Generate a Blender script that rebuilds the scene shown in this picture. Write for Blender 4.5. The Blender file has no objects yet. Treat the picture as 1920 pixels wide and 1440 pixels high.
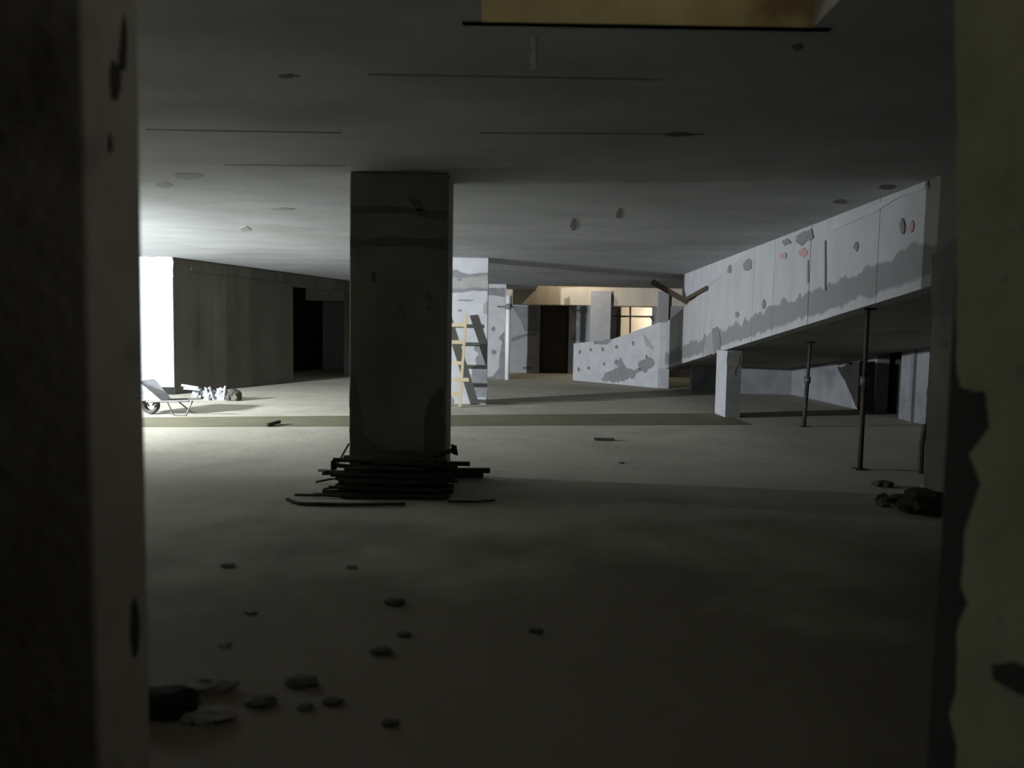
import bpy, bmesh, math, random
from mathutils import Vector, Matrix, noise, geometry
R = random.Random(7)
S = bpy.context.scene
C = S.collection
EYE, H = 1.55, 3.08
F_PX, HORIZON, ROLL = 1400.0, 622.0, math.radians(1.0)

# ------------------------------------------------------------------ camera
pitch = math.atan((720 - HORIZON) / F_PX)
FWD = Vector((0, math.cos(pitch), -math.sin(pitch)))
r0 = Vector((1, 0, 0)); u0 = Vector((0, math.sin(pitch), math.cos(pitch)))
UP = u0 * math.cos(ROLL) - r0 * math.sin(ROLL)
RT = r0 * math.cos(ROLL) + u0 * math.sin(ROLL)
cam_data = bpy.data.cameras.new('camera')
cam = bpy.data.objects.new('camera', cam_data); C.objects.link(cam)
m = Matrix.Identity(4)
for i in range(3):
    m[i][0], m[i][1], m[i][2] = RT[i], UP[i], -FWD[i]
m[2][3] = EYE
cam.matrix_world = m
cam_data.sensor_width = 36.0
cam_data.lens = 36.0 * F_PX / 1920.0
cam_data.clip_start, cam_data.clip_end = 0.05, 200
cam_data.dof.use_dof = True
cam_data.dof.focus_distance = 13.0
cam_data.dof.aperture_fstop = 1.3
S.camera = cam

# ------------------------------------------------------------------ world, lights, exposure
w = bpy.data.worlds.new('world'); S.world = w; w.use_nodes = True
w.node_tree.nodes['Background'].inputs[0].default_value = (0.5, 0.5, 0.45, 1)
w.node_tree.nodes['Background'].inputs[1].default_value = 0.002
S.view_settings.view_transform = 'Standard'; S.view_settings.look = 'None'
S.view_settings.gamma = 1.0; S.view_settings.use_curve_mapping = False
S.view_settings.exposure = 0.0

def area(name, loc, direction, size, power, col, size_y=None, spread=180):
    l = bpy.data.lights.new(name, 'AREA'); l.energy = power; l.color = col; l.size = size
    if size_y: l.shape = 'RECTANGLE'; l.size_y = size_y
    l.spread = math.radians(spread)
    o = bpy.data.objects.new(name, l); C.objects.link(o); o.location = loc
    o.rotation_euler = Vector(direction).to_track_quat('-Z', 'Y').to_euler()
    return o
FLOOD = (-10.2, 9.2, 2.2)
area('site_floodlight', FLOOD, (0.25, 0.968, 0.0), 0.20, 2950, (0.87, 0.92, 0.985))
area('upper_floor_lamp', (0.65, 2.92, 4.1), (0.0, 0.1, -1), 1.2, 2.3, (1.0, 0.86, 0.50), 0.12)
area('jamb_fill', (1.1, 1.25, 2.6), (-1, 0.25, -0.15), 0.15, 4.2, (1.0, 0.95, 0.84))  # added fill aimed at the left jamb, no such source there
area('upper_floor_lamp_far', (2.3, 26.4, 4.6), (0.1, 0.5, -1), 0.2, 45, (1.0, 0.82, 0.58))
area('back_room_lamp', (6.6, 29.4, 2.3), (-0.75, 0.65, -0.15), 0.3, 70, (1.0, 0.88, 0.74))

# ------------------------------------------------------------------ pixel helpers (modelling aid: a point of a known plane)
def ray(px, py):
    return (FWD + RT * ((px - 960) / F_PX) + UP * ((720 - py) / F_PX))
def on_z(px, py, z=0.0):
    d = ray(px, py); return Vector((0, 0, EYE)) + d * ((z - EYE) / d.z)
def on_y(px, py, y):
    d = ray(px, py); return Vector((0, 0, EYE)) + d * (y / d.y)
def on_plane(px, py, p, n):
    d = ray(px, py); o = Vector((0, 0, EYE)); n = Vector(n)
    return o + d * ((Vector(p) - o).dot(n) / d.dot(n))

# ------------------------------------------------------------------ materials
def concrete(name, c1, c2, scale=2.0, bump=0.15, rough=0.92, stain=None, stain_scale=0.6, stain_amt=0.5, stretch=(1, 1, 1), space='world', fine=18.0, board=None):
    mt = bpy.data.materials.new(name); mt.use_nodes = True
    nt = mt.node_tree; N = nt.nodes; L = nt.links
    b = N['Principled BSDF']; b.inputs['Roughness'].default_value = rough
    b.inputs['Specular IOR Level'].default_value = 0.25
    if space == 'world':
        g = N.new('ShaderNodeNewGeometry'); src = g.outputs['Position']
    else:
        g = N.new('ShaderNodeTexCoord'); src = g.outputs['Object']
    mp = N.new('ShaderNodeMapping'); mp.inputs['Scale'].default_value = stretch; L.new(src, mp.inputs['Vector'])
    n1 = N.new('ShaderNodeTexNoise'); n1.inputs['Scale'].default_value = scale; n1.inputs['Detail'].default_value = 9; n1.inputs['Roughness'].default_value = 0.62
    L.new(mp.outputs[0], n1.inputs['Vector'])
    r = N.new('ShaderNodeValToRGB'); r.color_ramp.elements[0].position = 0.32; r.color_ramp.elements[1].position = 0.68
    r.color_ramp.elements[0].color = (*c2, 1); r.color_ramp.elements[1].color = (*c1, 1)
    L.new(n1.outputs['Fac'], r.inputs['Fac']); out = r.outputs['Color']
    if stain:
        n2 = N.new('ShaderNodeTexNoise'); n2.inputs['Scale'].default_value = stain_scale; n2.inputs['Detail'].default_value = 6; n2.inputs['Roughness'].default_value = 0.6
        L.new(mp.outputs[0], n2.inputs['Vector'])
        r2 = N.new('ShaderNodeMapRange'); r2.inputs['From Min'].default_value = 0.52; r2.inputs['From Max'].default_value = 0.66
        r2.inputs['To Max'].default_value = stain_amt
        L.new(n2.outputs['Fac'], r2.inputs['Value'])
        mx = N.new('ShaderNodeMix'); mx.data_type = 'RGBA'; L.new(r2.outputs[0], mx.inputs['Factor'])
        L.new(out, mx.inputs['A']); mx.inputs['B'].default_value = (*stain, 1); out = mx.outputs['Result']
    if board:   # faint marks of the shuttering boards: axis, spacing, depth
        axis, sp, amt = board
        sx = N.new('ShaderNodeSeparateXYZ'); L.new(src, sx.inputs[0])
        mo = N.new('ShaderNodeMath'); mo.operation = 'MULTIPLY'; mo.inputs[1].default_value = 1.0 / sp; L.new(sx.outputs[axis], mo.inputs[0])
        fl = N.new('ShaderNodeMath'); fl.operation = 'FLOOR'; L.new(mo.outputs[0], fl.inputs[0])
        wn = N.new('ShaderNodeTexWhiteNoise'); wn.noise_dimensions = '1D'; L.new(fl.outputs[0], wn.inputs['W'])
        ml = N.new('ShaderNodeMapRange'); ml.inputs['To Min'].default_value = 1 - amt; ml.inputs['To Max'].default_value = 1.0
        L.new(wn.outputs['Value'], ml.inputs['Value'])
        mx = N.new('ShaderNodeMix'); mx.data_type = 'RGBA'; mx.blend_type = 'MULTIPLY'; mx.inputs['Factor'].default_value = 1
        L.new(out, mx.inputs['A']); L.new(ml.outputs[0], mx.inputs['B']); out = mx.outputs['Result']
    L.new(out, b.inputs['Base Color'])
    if bump:
        n3 = N.new('ShaderNodeTexNoise'); n3.inputs['Scale'].default_value = fine; n3.inputs['Detail'].default_value = 8
        L.new(mp.outputs[0], n3.inputs['Vector'])
        bp = N.new('ShaderNodeBump'); bp.inputs['Strength'].default_value = bump; bp.inputs['Distance'].default_value = 0.02
        L.new(n3.outputs['Fac'], bp.inputs['Height']); L.new(bp.outputs[0], b.inputs['Normal'])
    return mt
def metal(name, col, rough=0.6, metallic=0.6):
    mt = concrete(name, col, tuple(c * 0.55 for c in col), scale=14, bump=0.1, rough=rough, space='object', fine=60)
    mt.node_tree.nodes['Principled BSDF'].inputs['Metallic'].default_value = metallic
    return mt

M = {}
M['floor'] = concrete('dusty_floor', (0.46, 0.445, 0.36), (0.33, 0.32, 0.255), 1.1, 0.35, 0.95, stain=(0.20, 0.19, 0.135), stain_scale=0.55, stain_amt=0.45, fine=9)
def darken_near_floor(mt, col):  # fading light on the near floor painted in as dark earthy brown
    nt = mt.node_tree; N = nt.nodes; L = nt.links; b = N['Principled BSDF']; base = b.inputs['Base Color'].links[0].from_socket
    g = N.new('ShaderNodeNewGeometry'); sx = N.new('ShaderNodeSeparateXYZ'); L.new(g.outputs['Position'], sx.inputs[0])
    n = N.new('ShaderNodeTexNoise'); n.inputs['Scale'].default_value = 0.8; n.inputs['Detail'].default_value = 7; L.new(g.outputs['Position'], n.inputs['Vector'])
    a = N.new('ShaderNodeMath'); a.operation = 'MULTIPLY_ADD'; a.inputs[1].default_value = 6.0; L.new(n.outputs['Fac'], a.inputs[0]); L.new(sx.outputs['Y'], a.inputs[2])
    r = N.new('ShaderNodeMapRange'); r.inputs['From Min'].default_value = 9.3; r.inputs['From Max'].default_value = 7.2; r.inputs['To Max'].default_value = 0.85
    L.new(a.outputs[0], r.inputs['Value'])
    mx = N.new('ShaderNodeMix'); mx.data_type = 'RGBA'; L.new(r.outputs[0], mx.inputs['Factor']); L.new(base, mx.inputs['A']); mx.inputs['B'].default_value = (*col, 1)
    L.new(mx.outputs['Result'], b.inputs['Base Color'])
darken_near_floor(M['floor'], (0.135, 0.118, 0.09))
M['olivestrip'] = concrete('olive_floor_strip', (0.17, 0.16, 0.10), (0.125, 0.12, 0.075), 1.6, 0.25, 0.9)
M['ceiling'] = concrete('slab_soffit', (0.45, 0.465, 0.475), (0.34, 0.35, 0.355), 0.9, 0.12, 0.9, stain=(0.26, 0.26, 0.245), stain_scale=0.5, stain_amt=0.45, stretch=(0.75, 1.35, 1))
M['soffitmark'] = concrete('soffit_mark', (0.31, 0.315, 0.31), (0.26, 0.265, 0.26), 3, 0.2)
M['soffitdark'] = concrete('soffit_dark_mark', (0.17, 0.17, 0.165), (0.13, 0.13, 0.125), 3, 0.2)
M['column'] = concrete('column_concrete', (0.32, 0.31, 0.27), (0.24, 0.23, 0.20), 2.2, 0.15, 0.92, stain=(0.14, 0.14, 0.12), stain_scale=1.1, stain_amt=0.6)
M['paledrip'] = concrete('pale_drip', (0.60, 0.58, 0.47), (0.50, 0.48, 0.39), 3, 0.1)  # pale tone of the drip mark on the ceiling
M['underplaster'] = concrete('dark_plaster', (0.29, 0.295, 0.31), (0.22, 0.225, 0.235), 2.0, 0.15, 0.9, stain=(0.13, 0.135, 0.135), stain_scale=0.9, stain_amt=0.6)  # darker plaster for the walls under and behind the ramp
M['shadeblack'] = concrete('painted_shade_black', (0.016, 0.016, 0.014), (0.011, 0.011, 0.010), 3, 0.1)  # near-black standing for shade at the wall base and for a dark hollow
M['band'] = concrete('dark_formwork_mark', (0.19, 0.184, 0.16), (0.13, 0.127, 0.11), 3, 0.2)
M['plaster'] = concrete('white_plaster', (0.46, 0.465, 0.475), (0.38, 0.385, 0.40), 3.0, 0.12, 0.9)
M['mortar'] = concrete('grey_mortar', (0.23, 0.235, 0.24), (0.17, 0.175, 0.18), 4.0, 0.3, 0.95)
M['beigemortar'] = concrete('beige_mortar', (0.33, 0.325, 0.30), (0.26, 0.26, 0.245), 4.0, 0.3, 0.95)
M['rawwall'] = concrete('raw_board_wall', (0.20, 0.19, 0.16), (0.14, 0.132, 0.112), 1.6, 0.2, 0.95, stain=(0.08, 0.08, 0.065), stain_amt=0.5, stain_scale=0.9, stretch=(1, 1, 0.35), board=('Y', 0.42, 0.35))
M['black'] = concrete('near_black_concrete', (0.045, 0.043, 0.038), (0.03, 0.03, 0.026), 2, 0.1)  # near-black tone for back walls, right jamb and dark patches
M['jamb'] = concrete('dark_jamb_concrete', (0.36, 0.34, 0.29), (0.27, 0.255, 0.215), 1.8, 0.3, 0.95, stain=(0.05, 0.05, 0.04), stain_scale=1.6, stain_amt=0.6)
M['greenplaster'] = concrete('greenish_plaster', (0.315, 0.305, 0.185), (0.24, 0.235, 0.135), 2.6, 0.35, 0.95, stain=(0.15, 0.155, 0.095), stain_scale=2.0, stain_amt=0.5)  # greenish yellow tone of the right jamb plaster
M['wood'] = concrete('pine', (0.52, 0.44, 0.29), (0.42, 0.345, 0.21), 6, 0.1, 0.7, stretch=(1, 1, 0.25), space='object')
M['oldwood'] = concrete('old_timber', (0.10, 0.07, 0.05), (0.06, 0.045, 0.03), 6, 0.2, 0.85, stretch=(0.3, 1, 1), space='object')
M['rust'] = metal('rusty_steel', (0.085, 0.075, 0.06), 0.75, 0.3)
M['steel'] = metal('dull_steel', (0.16, 0.16, 0.15), 0.55, 0.5)
M['pipe'] = concrete('white_plastic', (0.85, 0.85, 0.84), (0.75, 0.75, 0.74), 5, 0.02, 0.4, space='object')
M['tray'] = metal('pale_sheet_metal', (0.80, 0.81, 0.83), 0.5, 0.0)
M['rubber'] = concrete('black_rubber', (0.075, 0.075, 0.07), (0.05, 0.05, 0.05), 8, 0.1, 0.8, space='object')
M['plastic'] = concrete('crumpled_plastic', (0.42, 0.43, 0.45), (0.24, 0.245, 0.26), 7, 0.4, 0.5, space='object')
M['sack'] = concrete('dark_sack', (0.10, 0.095, 0.075), (0.06, 0.058, 0.045), 5, 0.3, 0.9, space='object')
M['rubble'] = concrete('rubble', (0.27, 0.262, 0.24), (0.18, 0.172, 0.15), 6, 0.4, 0.95, space='object')
M['farwall'] = concrete('far_rendered_wall', (0.36, 0.36, 0.37), (0.28, 0.285, 0.295), 1.8, 0.15, 0.9, stain=(0.19, 0.195, 0.205), stain_scale=0.9, stain_amt=0.5)
M['red'] = concrete('red_paint', (0.43, 0.24, 0.23), (0.41, 0.29, 0.285), 9, 0.05)
M['brown'] = concrete('brown_door_board', (0.06, 0.045, 0.035), (0.04, 0.032, 0.026), 3, 0.1, 0.8)

def ramp_material():
    # white plaster with a ragged bare mortar belt that follows the sloping lower edge of the ramp wall
    mt = concrete('ramp_wall_plaster', (0.44, 0.445, 0.45), (0.36, 0.365, 0.37), 2.2, 0.15, 0.9, stretch=(1, 1, 0.4))
    nt = mt.node_tree; N = nt.nodes; L = nt.links; b = N['Principled BSDF']
    base = b.inputs['Base Color'].links[0].from_socket
    g = N.new('ShaderNodeNewGeometry'); sx = N.new('ShaderNodeSeparateXYZ'); L.new(g.outputs['Position'], sx.inputs[0])
    a = N.new('ShaderNodeMath'); a.operation = 'MULTIPLY_ADD'; a.inputs[1].default_value = 0.104; a.inputs[2].default_value = -2.798
    L.new(sx.outputs['Y'], a.inputs[0])
    t = N.new('ShaderNodeMath'); t.operation = 'ADD'; L.new(a.outputs[0], t.inputs[0]); L.new(sx.outputs['Z'], t.inputs[1])   # height over the lower edge
    mp = N.new('ShaderNodeMapping'); mp.inputs['Scale'].default_value = (1, 1.0, 0.55); L.new(g.outputs['Position'], mp.inputs['Vector'])
    n = N.new('ShaderNodeTexNoise'); n.inputs['Scale'].default_value = 3.2; n.inputs['Detail'].default_value = 5; L.new(mp.outputs[0], n.inputs['Vector'])
    def edge(lo, amp, soft):
        q = N.new('ShaderNodeMath'); q.operation = 'MULTIPLY_ADD'; q.inputs[1].default_value = amp; q.inputs[2].default_value = lo - amp * 0.5
        L.new(n.outputs['Fac'], q.inputs[0])
        d = N.new('ShaderNodeMath'); d.operation = 'SUBTRACT'; L.new(t.outputs[0], d.inputs[0]); L.new(q.outputs[0], d.inputs[1])
        r = N.new('ShaderNodeMapRange'); r.inputs['From Min'].default_value = -soft; r.inputs['From Max'].default_value = soft
        L.new(d.outputs[0], r.inputs['Value']); return r.outputs[0]
    up = edge(0.43, 0.45, 0.015); lo = edge(0.10, 0.25, 0.02)
    inv = N.new('ShaderNodeMath'); inv.operation = 'SUBTRACT'; inv.inputs[0].default_value = 1; L.new(up, inv.inputs[1])
    mk = N.new('ShaderNodeMath'); mk.operation = 'MULTIPLY'; L.new(inv.outputs[0], mk.inputs[0]); L.new(lo, mk.inputs[1])
    mx = N.new('ShaderNodeMix'); mx.data_type = 'RGBA'; L.new(mk.outputs[0], mx.inputs['Factor']); L.new(base, mx.inputs['A'])
    mx.inputs['B'].default_value = (0.22, 0.226, 0.226, 1)
    L.new(mx.outputs['Result'], b.inputs['Base Color'])
    return mt
M['ramp'] = ramp_material()

# ------------------------------------------------------------------ object helpers
def link(name, bm, mat, parent=None, recentre=False, smooth=False):
    bmesh.ops.recalc_face_normals(bm, faces=bm.faces[:])
    me = bpy.data.meshes.new(name)
    off = Vector((0, 0, 0))
    if recentre and bm.verts:
        xs = [v.co.x for v in bm.verts]; ys = [v.co.y for v in bm.verts]; zs = [v.co.z for v in bm.verts]
        off = Vector(((min(xs) + max(xs)) / 2, (min(ys) + max(ys)) / 2, min(zs)))
        bmesh.ops.translate(bm, verts=bm.verts[:], vec=-off)
    bm.to_mesh(me); bm.free()
    if smooth:
        for p in me.polygons: p.use_smooth = True
    me.materials.append(mat)
    o = bpy.data.objects.new(name, me); C.objects.link(o)
    if parent:
        o.parent = parent; o.location = off - Vector(parent.location)
    else:
        o.location = off
    return o
def tag(o, label=None, cat=None, group=None, kind=None):
    if label: o['label'] = label
    if cat: o['category'] = cat
    if group: o['group'] = group
    if kind: o['kind'] = kind
    return o
def empty(name, loc):
    o = bpy.data.objects.new(name, None); o.empty_display_size = 0.1; C.objects.link(o); o.location = loc; return o
def prism(bm, poly, vec):
    a = [bm.verts.new(p) for p in poly]; b = [bm.verts.new(Vector(p) + Vector(vec)) for p in poly]
    bm.faces.new(a); bm.faces.new(b[::-1])
    k = len(a)
    for i in range(k): bm.faces.new((a[i], a[(i + 1) % k], b[(i + 1) % k], b[i]))
def box(bm, x0, x1, y0, y1, z0, z1):
    prism(bm, [(x0, y0, z0), (x1, y0, z0), (x1, y1, z0), (x0, y1, z0)], (0, 0, z1 - z0))
def new(): return bmesh.new()
def bevel(bm, w, seg=2):
    bmesh.ops.bevel(bm, geom=bm.edges[:], offset=w, segments=seg, affect='EDGES', profile=0.5)
def bx(name, dims, mat, parent=None, bev=0.0):
    bm = new(); box(bm, *dims)
    if bev: bevel(bm, bev)
    return link(name, bm, mat, parent)
def tube(bm, pts, r, n=8, r2=None):
    pts = [Vector(p) for p in pts]; rings = []
    for i, p in enumerate(pts):
        d = (pts[min(i + 1, len(pts) - 1)] - pts[max(i - 1, 0)]).normalized()
        a = d.orthogonal().normalized() if abs(d.z) > 0.95 else d.cross(Vector((0, 0, 1))).normalized()
        b = d.cross(a)
        rr = r if r2 is None else r + (r2 - r) * i / (len(pts) - 1)
        rings.append([bm.verts.new(p + (a * math.cos(t) + b * math.sin(t)) * rr) for t in [2 * math.pi * k / n for k in range(n)]])
    for q in range(len(rings) - 1):
        for k in range(n):
            bm.faces.new((rings[q][k], rings[q][(k + 1) % n], rings[q + 1][(k + 1) % n], rings[q + 1][k]))
    bm.faces.new(rings[0][::-1]); bm.faces.new(rings[-1])
def bar(bm, p, q, wdt, hgt, up=(0, 0, 1)):
    p, q = Vector(p), Vector(q); d = (q - p).normalized(); s = d.cross(Vector(up)).normalized(); u = s.cross(d)
    poly = [p + s * wdt / 2 + u * hgt / 2, p - s * wdt / 2 + u * hgt / 2, p - s * wdt / 2 - u * hgt / 2, p + s * wdt / 2 - u * hgt / 2]
    prism(bm, poly, q - p)
def ragged(pts, amp, step):
    out = []
    for i in range(len(pts)):
        a, b = pts[i], pts[(i + 1) % len(pts)]
        k = max(1, int((b - a).length / step))
        for j in range(k):
            p = a.lerp(b, j / k)
            out.append(p + Vector((R.uniform(-amp, amp), R.uniform(-amp, amp), R.uniform(-amp, amp))))
    return out
def patch(name, parent, px, p, n, mat, thick=0.006, amp=0.02, step=0.12, label=None):
    """thin ragged skin of mortar or paint lying on a wall plane"""
    n = Vector(n).normalized()
    pts = ragged([on_plane(x, y, p, n) for x, y in px], amp, step)
    pts = [q - n * (q - Vector(p)).dot(n) for q in pts]
    bm = new(); k = len(pts)
    va = [bm.verts.new(q - n * 0.004) for q in pts]; vb = [bm.verts.new(q + n * thick) for q in pts]
    for t in geometry.tessellate_polygon([pts]):
        bm.faces.new([vb[i] for i in t]); bm.faces.new([va[i] for i in reversed(t)])
    for i in range(k): bm.faces.new((va[i], va[(i + 1) % k], vb[(i + 1) % k], vb[i]))
    o = link(name, bm, mat, parent)
    if label: o['label'] = label
    return o
def blob(x, y, rx, ry, k=9):
    return [(x + rx * math.cos(t) * R.uniform(0.7, 1.15), y + ry * math.sin(t) * R.uniform(0.7, 1.15)) for t in [2 * math.pi * i / k for i in range(k)]]
def lump(bm, c, sx, sy, sz, seed, sub=2, amp=0.35, freq=1.7):
    r = bmesh.ops.create_icosphere(bm, subdivisions=sub, radius=1.0)
    for v in r['verts']:
        d = 1 + amp * noise.noise(v.co * freq + Vector((seed * 3.1, seed * 1.7, seed)))
        q = v.co * d
        v.co = Vector((c[0] + q.x * sx, c[1] + q.y * sy, max(0.0, c[2] + q.z * sz)))

# ================================================================== THE SHELL
bm = new(); box(bm, -18, 9, -4, 34, -0.25, 0)
floor = tag(link('floor', bm, M['floor']), 'dusty grey beige concrete basement floor', 'floor', kind='structure')
bm = new()   # thin darker olive strip across the floor
n0, n1 = on_z(270, 801), on_z(1340, 797); f0, f1 = on_z(270, 783), on_z(1340, 775)
def ext(a, b, x): return a.lerp(b, (x - a.x) / (b.x - a.x))
poly = [ext(n0, n1, -17.5), ext(n0, n1, -4), ext(n0, n1, 0), ext(n0, n1, 4.2), ext(f0, f1, 4.2), ext(f0, f1, 0), ext(f0, f1, -4), ext(f0, f1, -17.5)]
poly = [Vector((p.x, p.y, -0.004)) for p in poly]
prism(bm, poly, (0, 0, 0.010))
tag(link('floor_strip', bm, M['olivestrip'], floor), 'dark olive strip across the floor')

bm = new()
V1 = (-0.18, 1.46, 2.6, 3.82); V2 = (0.8, 7.4, 24.9, 27.3)
T = 0.32
box(bm, -18, 9, -4, V1[2], H, H + T)
box(bm, -18, V1[0], V1[2], V1[3], H, H + T); box(bm, V1[1], 9, V1[2], V1[3], H, H + T)
box(bm, -18, 9, V1[3], V2[2], H, H + T)
box(bm, -18, V2[0], V2[2], V2[3], H, H + T); box(bm, V2[1], 9, V2[2], V2[3], H, H + T)
box(bm, -18, 9, V2[3], 34, H, H + T)
ceiling = tag(link('ceiling', bm, M['ceiling']), 'flat grey concrete slab ceiling with open shafts', 'ceiling', kind='structure')
bm = new(); box(bm, V1[0] - 0.1, V1[1] + 0.1, V1[3] - 0.006, V1[3] + 0.05, H, H + T)
o = tag(link('shaft_face', bm, concrete('shaft_face_render', (0.62, 0.56, 0.36), (0.48, 0.42, 0.27), 3, 0.2, stain=(0.2, 0.13, 0.09), stain_scale=1.4, stain_amt=0.7), ceiling), 'yellowish rendered edge of the ceiling opening')
# ridges left by the shuttering joints
for a, b in (((275, 243), (640, 249)), ((420, 309), (648, 311)), ((900, 249), (1320, 252)), ((690, 140), (1240, 150))):
    p, q = on_z(*a, H), on_z(*b, H); bm = new(); bar(bm, p, q, 0.025, 0.008); link('joint_ridge', bm, M['soffitmark'], ceiling)
for (x, y, rx, ry) in ((1662, 351, 20, 5), (1575, 378, 14, 4), (1275, 252, 30, 4), (540, 142, 18, 4), (1160, 400, 6, 10), (1075, 420, 6, 14), (530, 392, 22, 3), (460, 430, 10, 6), (1495, 88, 9, 6), (350, 330, 30, 7), (310, 347, 18, 5)):
    patch('stain', ceiling, blob(x, y, rx, ry), (0, 0, H), (0, 0, -1), M['soffitmark'] if x in (460, 530, 350, 310) else M['soffitdark'], thick=0.004, amp=0.01, step=0.1)

patch('plaster_drip', ceiling, [(993, 68), (1003, 68), (1004, 100), (1003, 128), (996, 130), (993, 112), (997, 95)], (0, 0, H), (0, 0, -1), M['paledrip'], thick=0.004, amp=0.004, step=0.06)
# boundary walls
tag(bx('wall_left', (-18.2, -18, -4, 34, 0, H), M['rawwall']), 'plain boundary wall at the far left', 'wall', kind='structure')
tag(bx('wall_rear', (-18, 9, -4.2, -4, 0, H), M['black']), 'dark wall behind the viewer', 'wall', kind='structure')
tag(bx('wall_end', (-18, 9, 34, 34.2, 0, H), M['black']), 'dark wall closing the far end', 'wall', kind='structure')

# near opening the viewer looks through
near_l = tag(bx('wall_near_left', (-9, -1.08, 1.91, 2.19, 0, H), M['jamb'], bev=0.012), 'dark bare concrete jamb filling the left edge of the view', 'wall', kind='structure')
near_r = tag(bx('wall_near_right', (1.25, 5.5, 1.3, 2.14, 0, H), M['black'], bev=0.012), 'dark concrete jamb under greenish plaster at the right edge', 'wall', kind='structure')
P, Nn = (1.25, 1.8, 1), (-1, 0, 0)
pts = [(1796, -60), (1802, 300), (1800, 700), (1812, 728), (1858, 735), (1862, 800), (1828, 850), (1846, 905), (1815, 1000), (1812, 1100), (1822, 1130), (1800, 1190), (1804, 1300), (1786, 1340), (1800, 1400), (1797, 1500), (2050, 1500), (2050, -60)]
patch('plaster_skin', near_r, pts, P, Nn, M['greenplaster'], thick=0.012, amp=0.006, step=0.05, label='dim greenish plaster with a broken edge')
patch('hole', near_r, [(1862, 1245), (1900, 1240), (1935, 1255), (1935, 1310), (1890, 1290), (1865, 1275)], (1.237, 1.8, 1), Nn, M['black'], thick=0.003, amp=0.004, step=0.03, label='dark patch where the plaster is broken off')
for (x, y, rx, ry) in ((1878, 945, 9, 6), (1868, 1165, 8, 6), (1842, 1010, 14, 8), (1900, 420, 18, 5), (1880, 520, 10, 6), (1850, 430, 20, 5), (1905, 700, 8, 14)):
    patch('stain', near_r, blob(x, y, rx, ry), (1.237, 1.8, 1), Nn, M['jamb'], thick=0.003, amp=0.003, step=0.03)
for (x, y, rx, ry) in ((215, 150, 12, 40), (230, 90, 8, 60), (205, 270, 4, 20), (252, 1180, 10, 60)):
    patch('stain', near_l, blob(x, y, rx, ry), (-1.08, 2, 1), (1, 0, 0), M['black'], thick=0.003, amp=0.004, step=0.04)

# ------------------------------------------------------------------ central column
xl = on_y(655, 620, 7.4).x; xr = on_y(839, 620, 7.4).x
col = tag(bx('column', (xl, xr, 7.4, 7.95, 0, H), M['column'], bev=0.015), 'massive dark square column standing free in the middle, scrap at its foot', 'column', kind='structure')
P, Nn = (0, 7.4, 0), (0, -1, 0)
patch('formwork_mark', col, [(659, 385), (700, 388), (770, 392), (838, 392), (838, 412), (790, 405), (720, 400), (659, 400)], P, Nn, M['band'])
patch('formwork_mark', col, [(659, 447), (740, 445), (838, 450), (838, 468), (740, 462), (659, 465)], P, Nn, M['band'])
patch('formwork_mark', col, [(765, 362), (785, 378), (800, 392), (785, 400), (770, 380)], P, Nn, M['band'])
patch('formwork_mark', col, [(656, 690), (668, 715), (676, 780), (682, 815), (710, 842), (790, 848), (797, 790), (805, 745), (832, 725), (834, 900), (656, 900)], P, Nn, M['band'], label='blackened lower part of the column face')
for (x, y, rx, ry) in ((750, 578, 7, 12), (757, 588, 5, 8), (805, 560, 6, 10), (803, 578, 5, 8), (700, 520, 4, 14)):
    patch('stain', col, blob(x, y, rx, ry), P, Nn, M['band'], amp=0.006, step=0.05)

# ------------------------------------------------------------------ pier with the ladder
PX = on_y(914, 625, 15.75).x
pier = tag(bx('pier', (PX - 1.2, PX, 15.75, 16.0, 0, H), M['plaster'], bev=0.01), 'white plastered pier with grey mortar patches, behind the wooden ladder', 'pier', kind='structure')
P, Nn = (0, 15.75, 0), (0, -1, 0)
patch('mortar_patch', pier, [(800, 507), (852, 506), (858, 512), (872, 511), (882, 516), (900, 514), (904, 511), (913, 512), (913, 546), (900, 542), (880, 541), (860, 547), (800, 549)], P, Nn, M['beigemortar'], thick=0.004, amp=0.012, step=0.1)
patch('mortar_patch', pier, [(800, 541), (870, 541), (895, 539), (913, 541), (913, 546), (885, 545), (865, 548), (800, 550)], P, Nn, M['mortar'], thick=0.008, amp=0.01, step=0.1)
patch('mortar_patch', pier, [(800, 506), (856, 506), (862, 511), (880, 514), (900, 512), (913, 512), (913, 517), (880, 521), (800, 519)], P, Nn, M['mortar'], thick=0.008, amp=0.01, step=0.1)
patch('mortar_patch', pier, [(888, 648), (913, 645), (913, 745), (895, 744), (884, 712), (884, 690), (894, 685), (891, 672), (897, 662), (888, 657)], P, Nn, M['mortar'], amp=0.012, step=0.08)
patch('mortar_patch', pier, [(907, 570), (913, 565), (913, 590), (905, 588)], P, Nn, M['beigemortar'], amp=0.01, step=0.1)
patch('mortar_patch', pier, [(800, 740), (846, 742), (852, 752), (845, 762), (800, 764)], P, Nn, M['mortar'], amp=0.01, step=0.1)
for (x, y, rx, ry) in ((875, 563, 18, 1.6), (862, 582, 3, 2), (860, 524, 5, 4)):
    patch('stain', pier, blob(x, y, rx, ry), P, Nn, M['mortar'], thick=0.009, amp=0.004, step=0.06)

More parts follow.
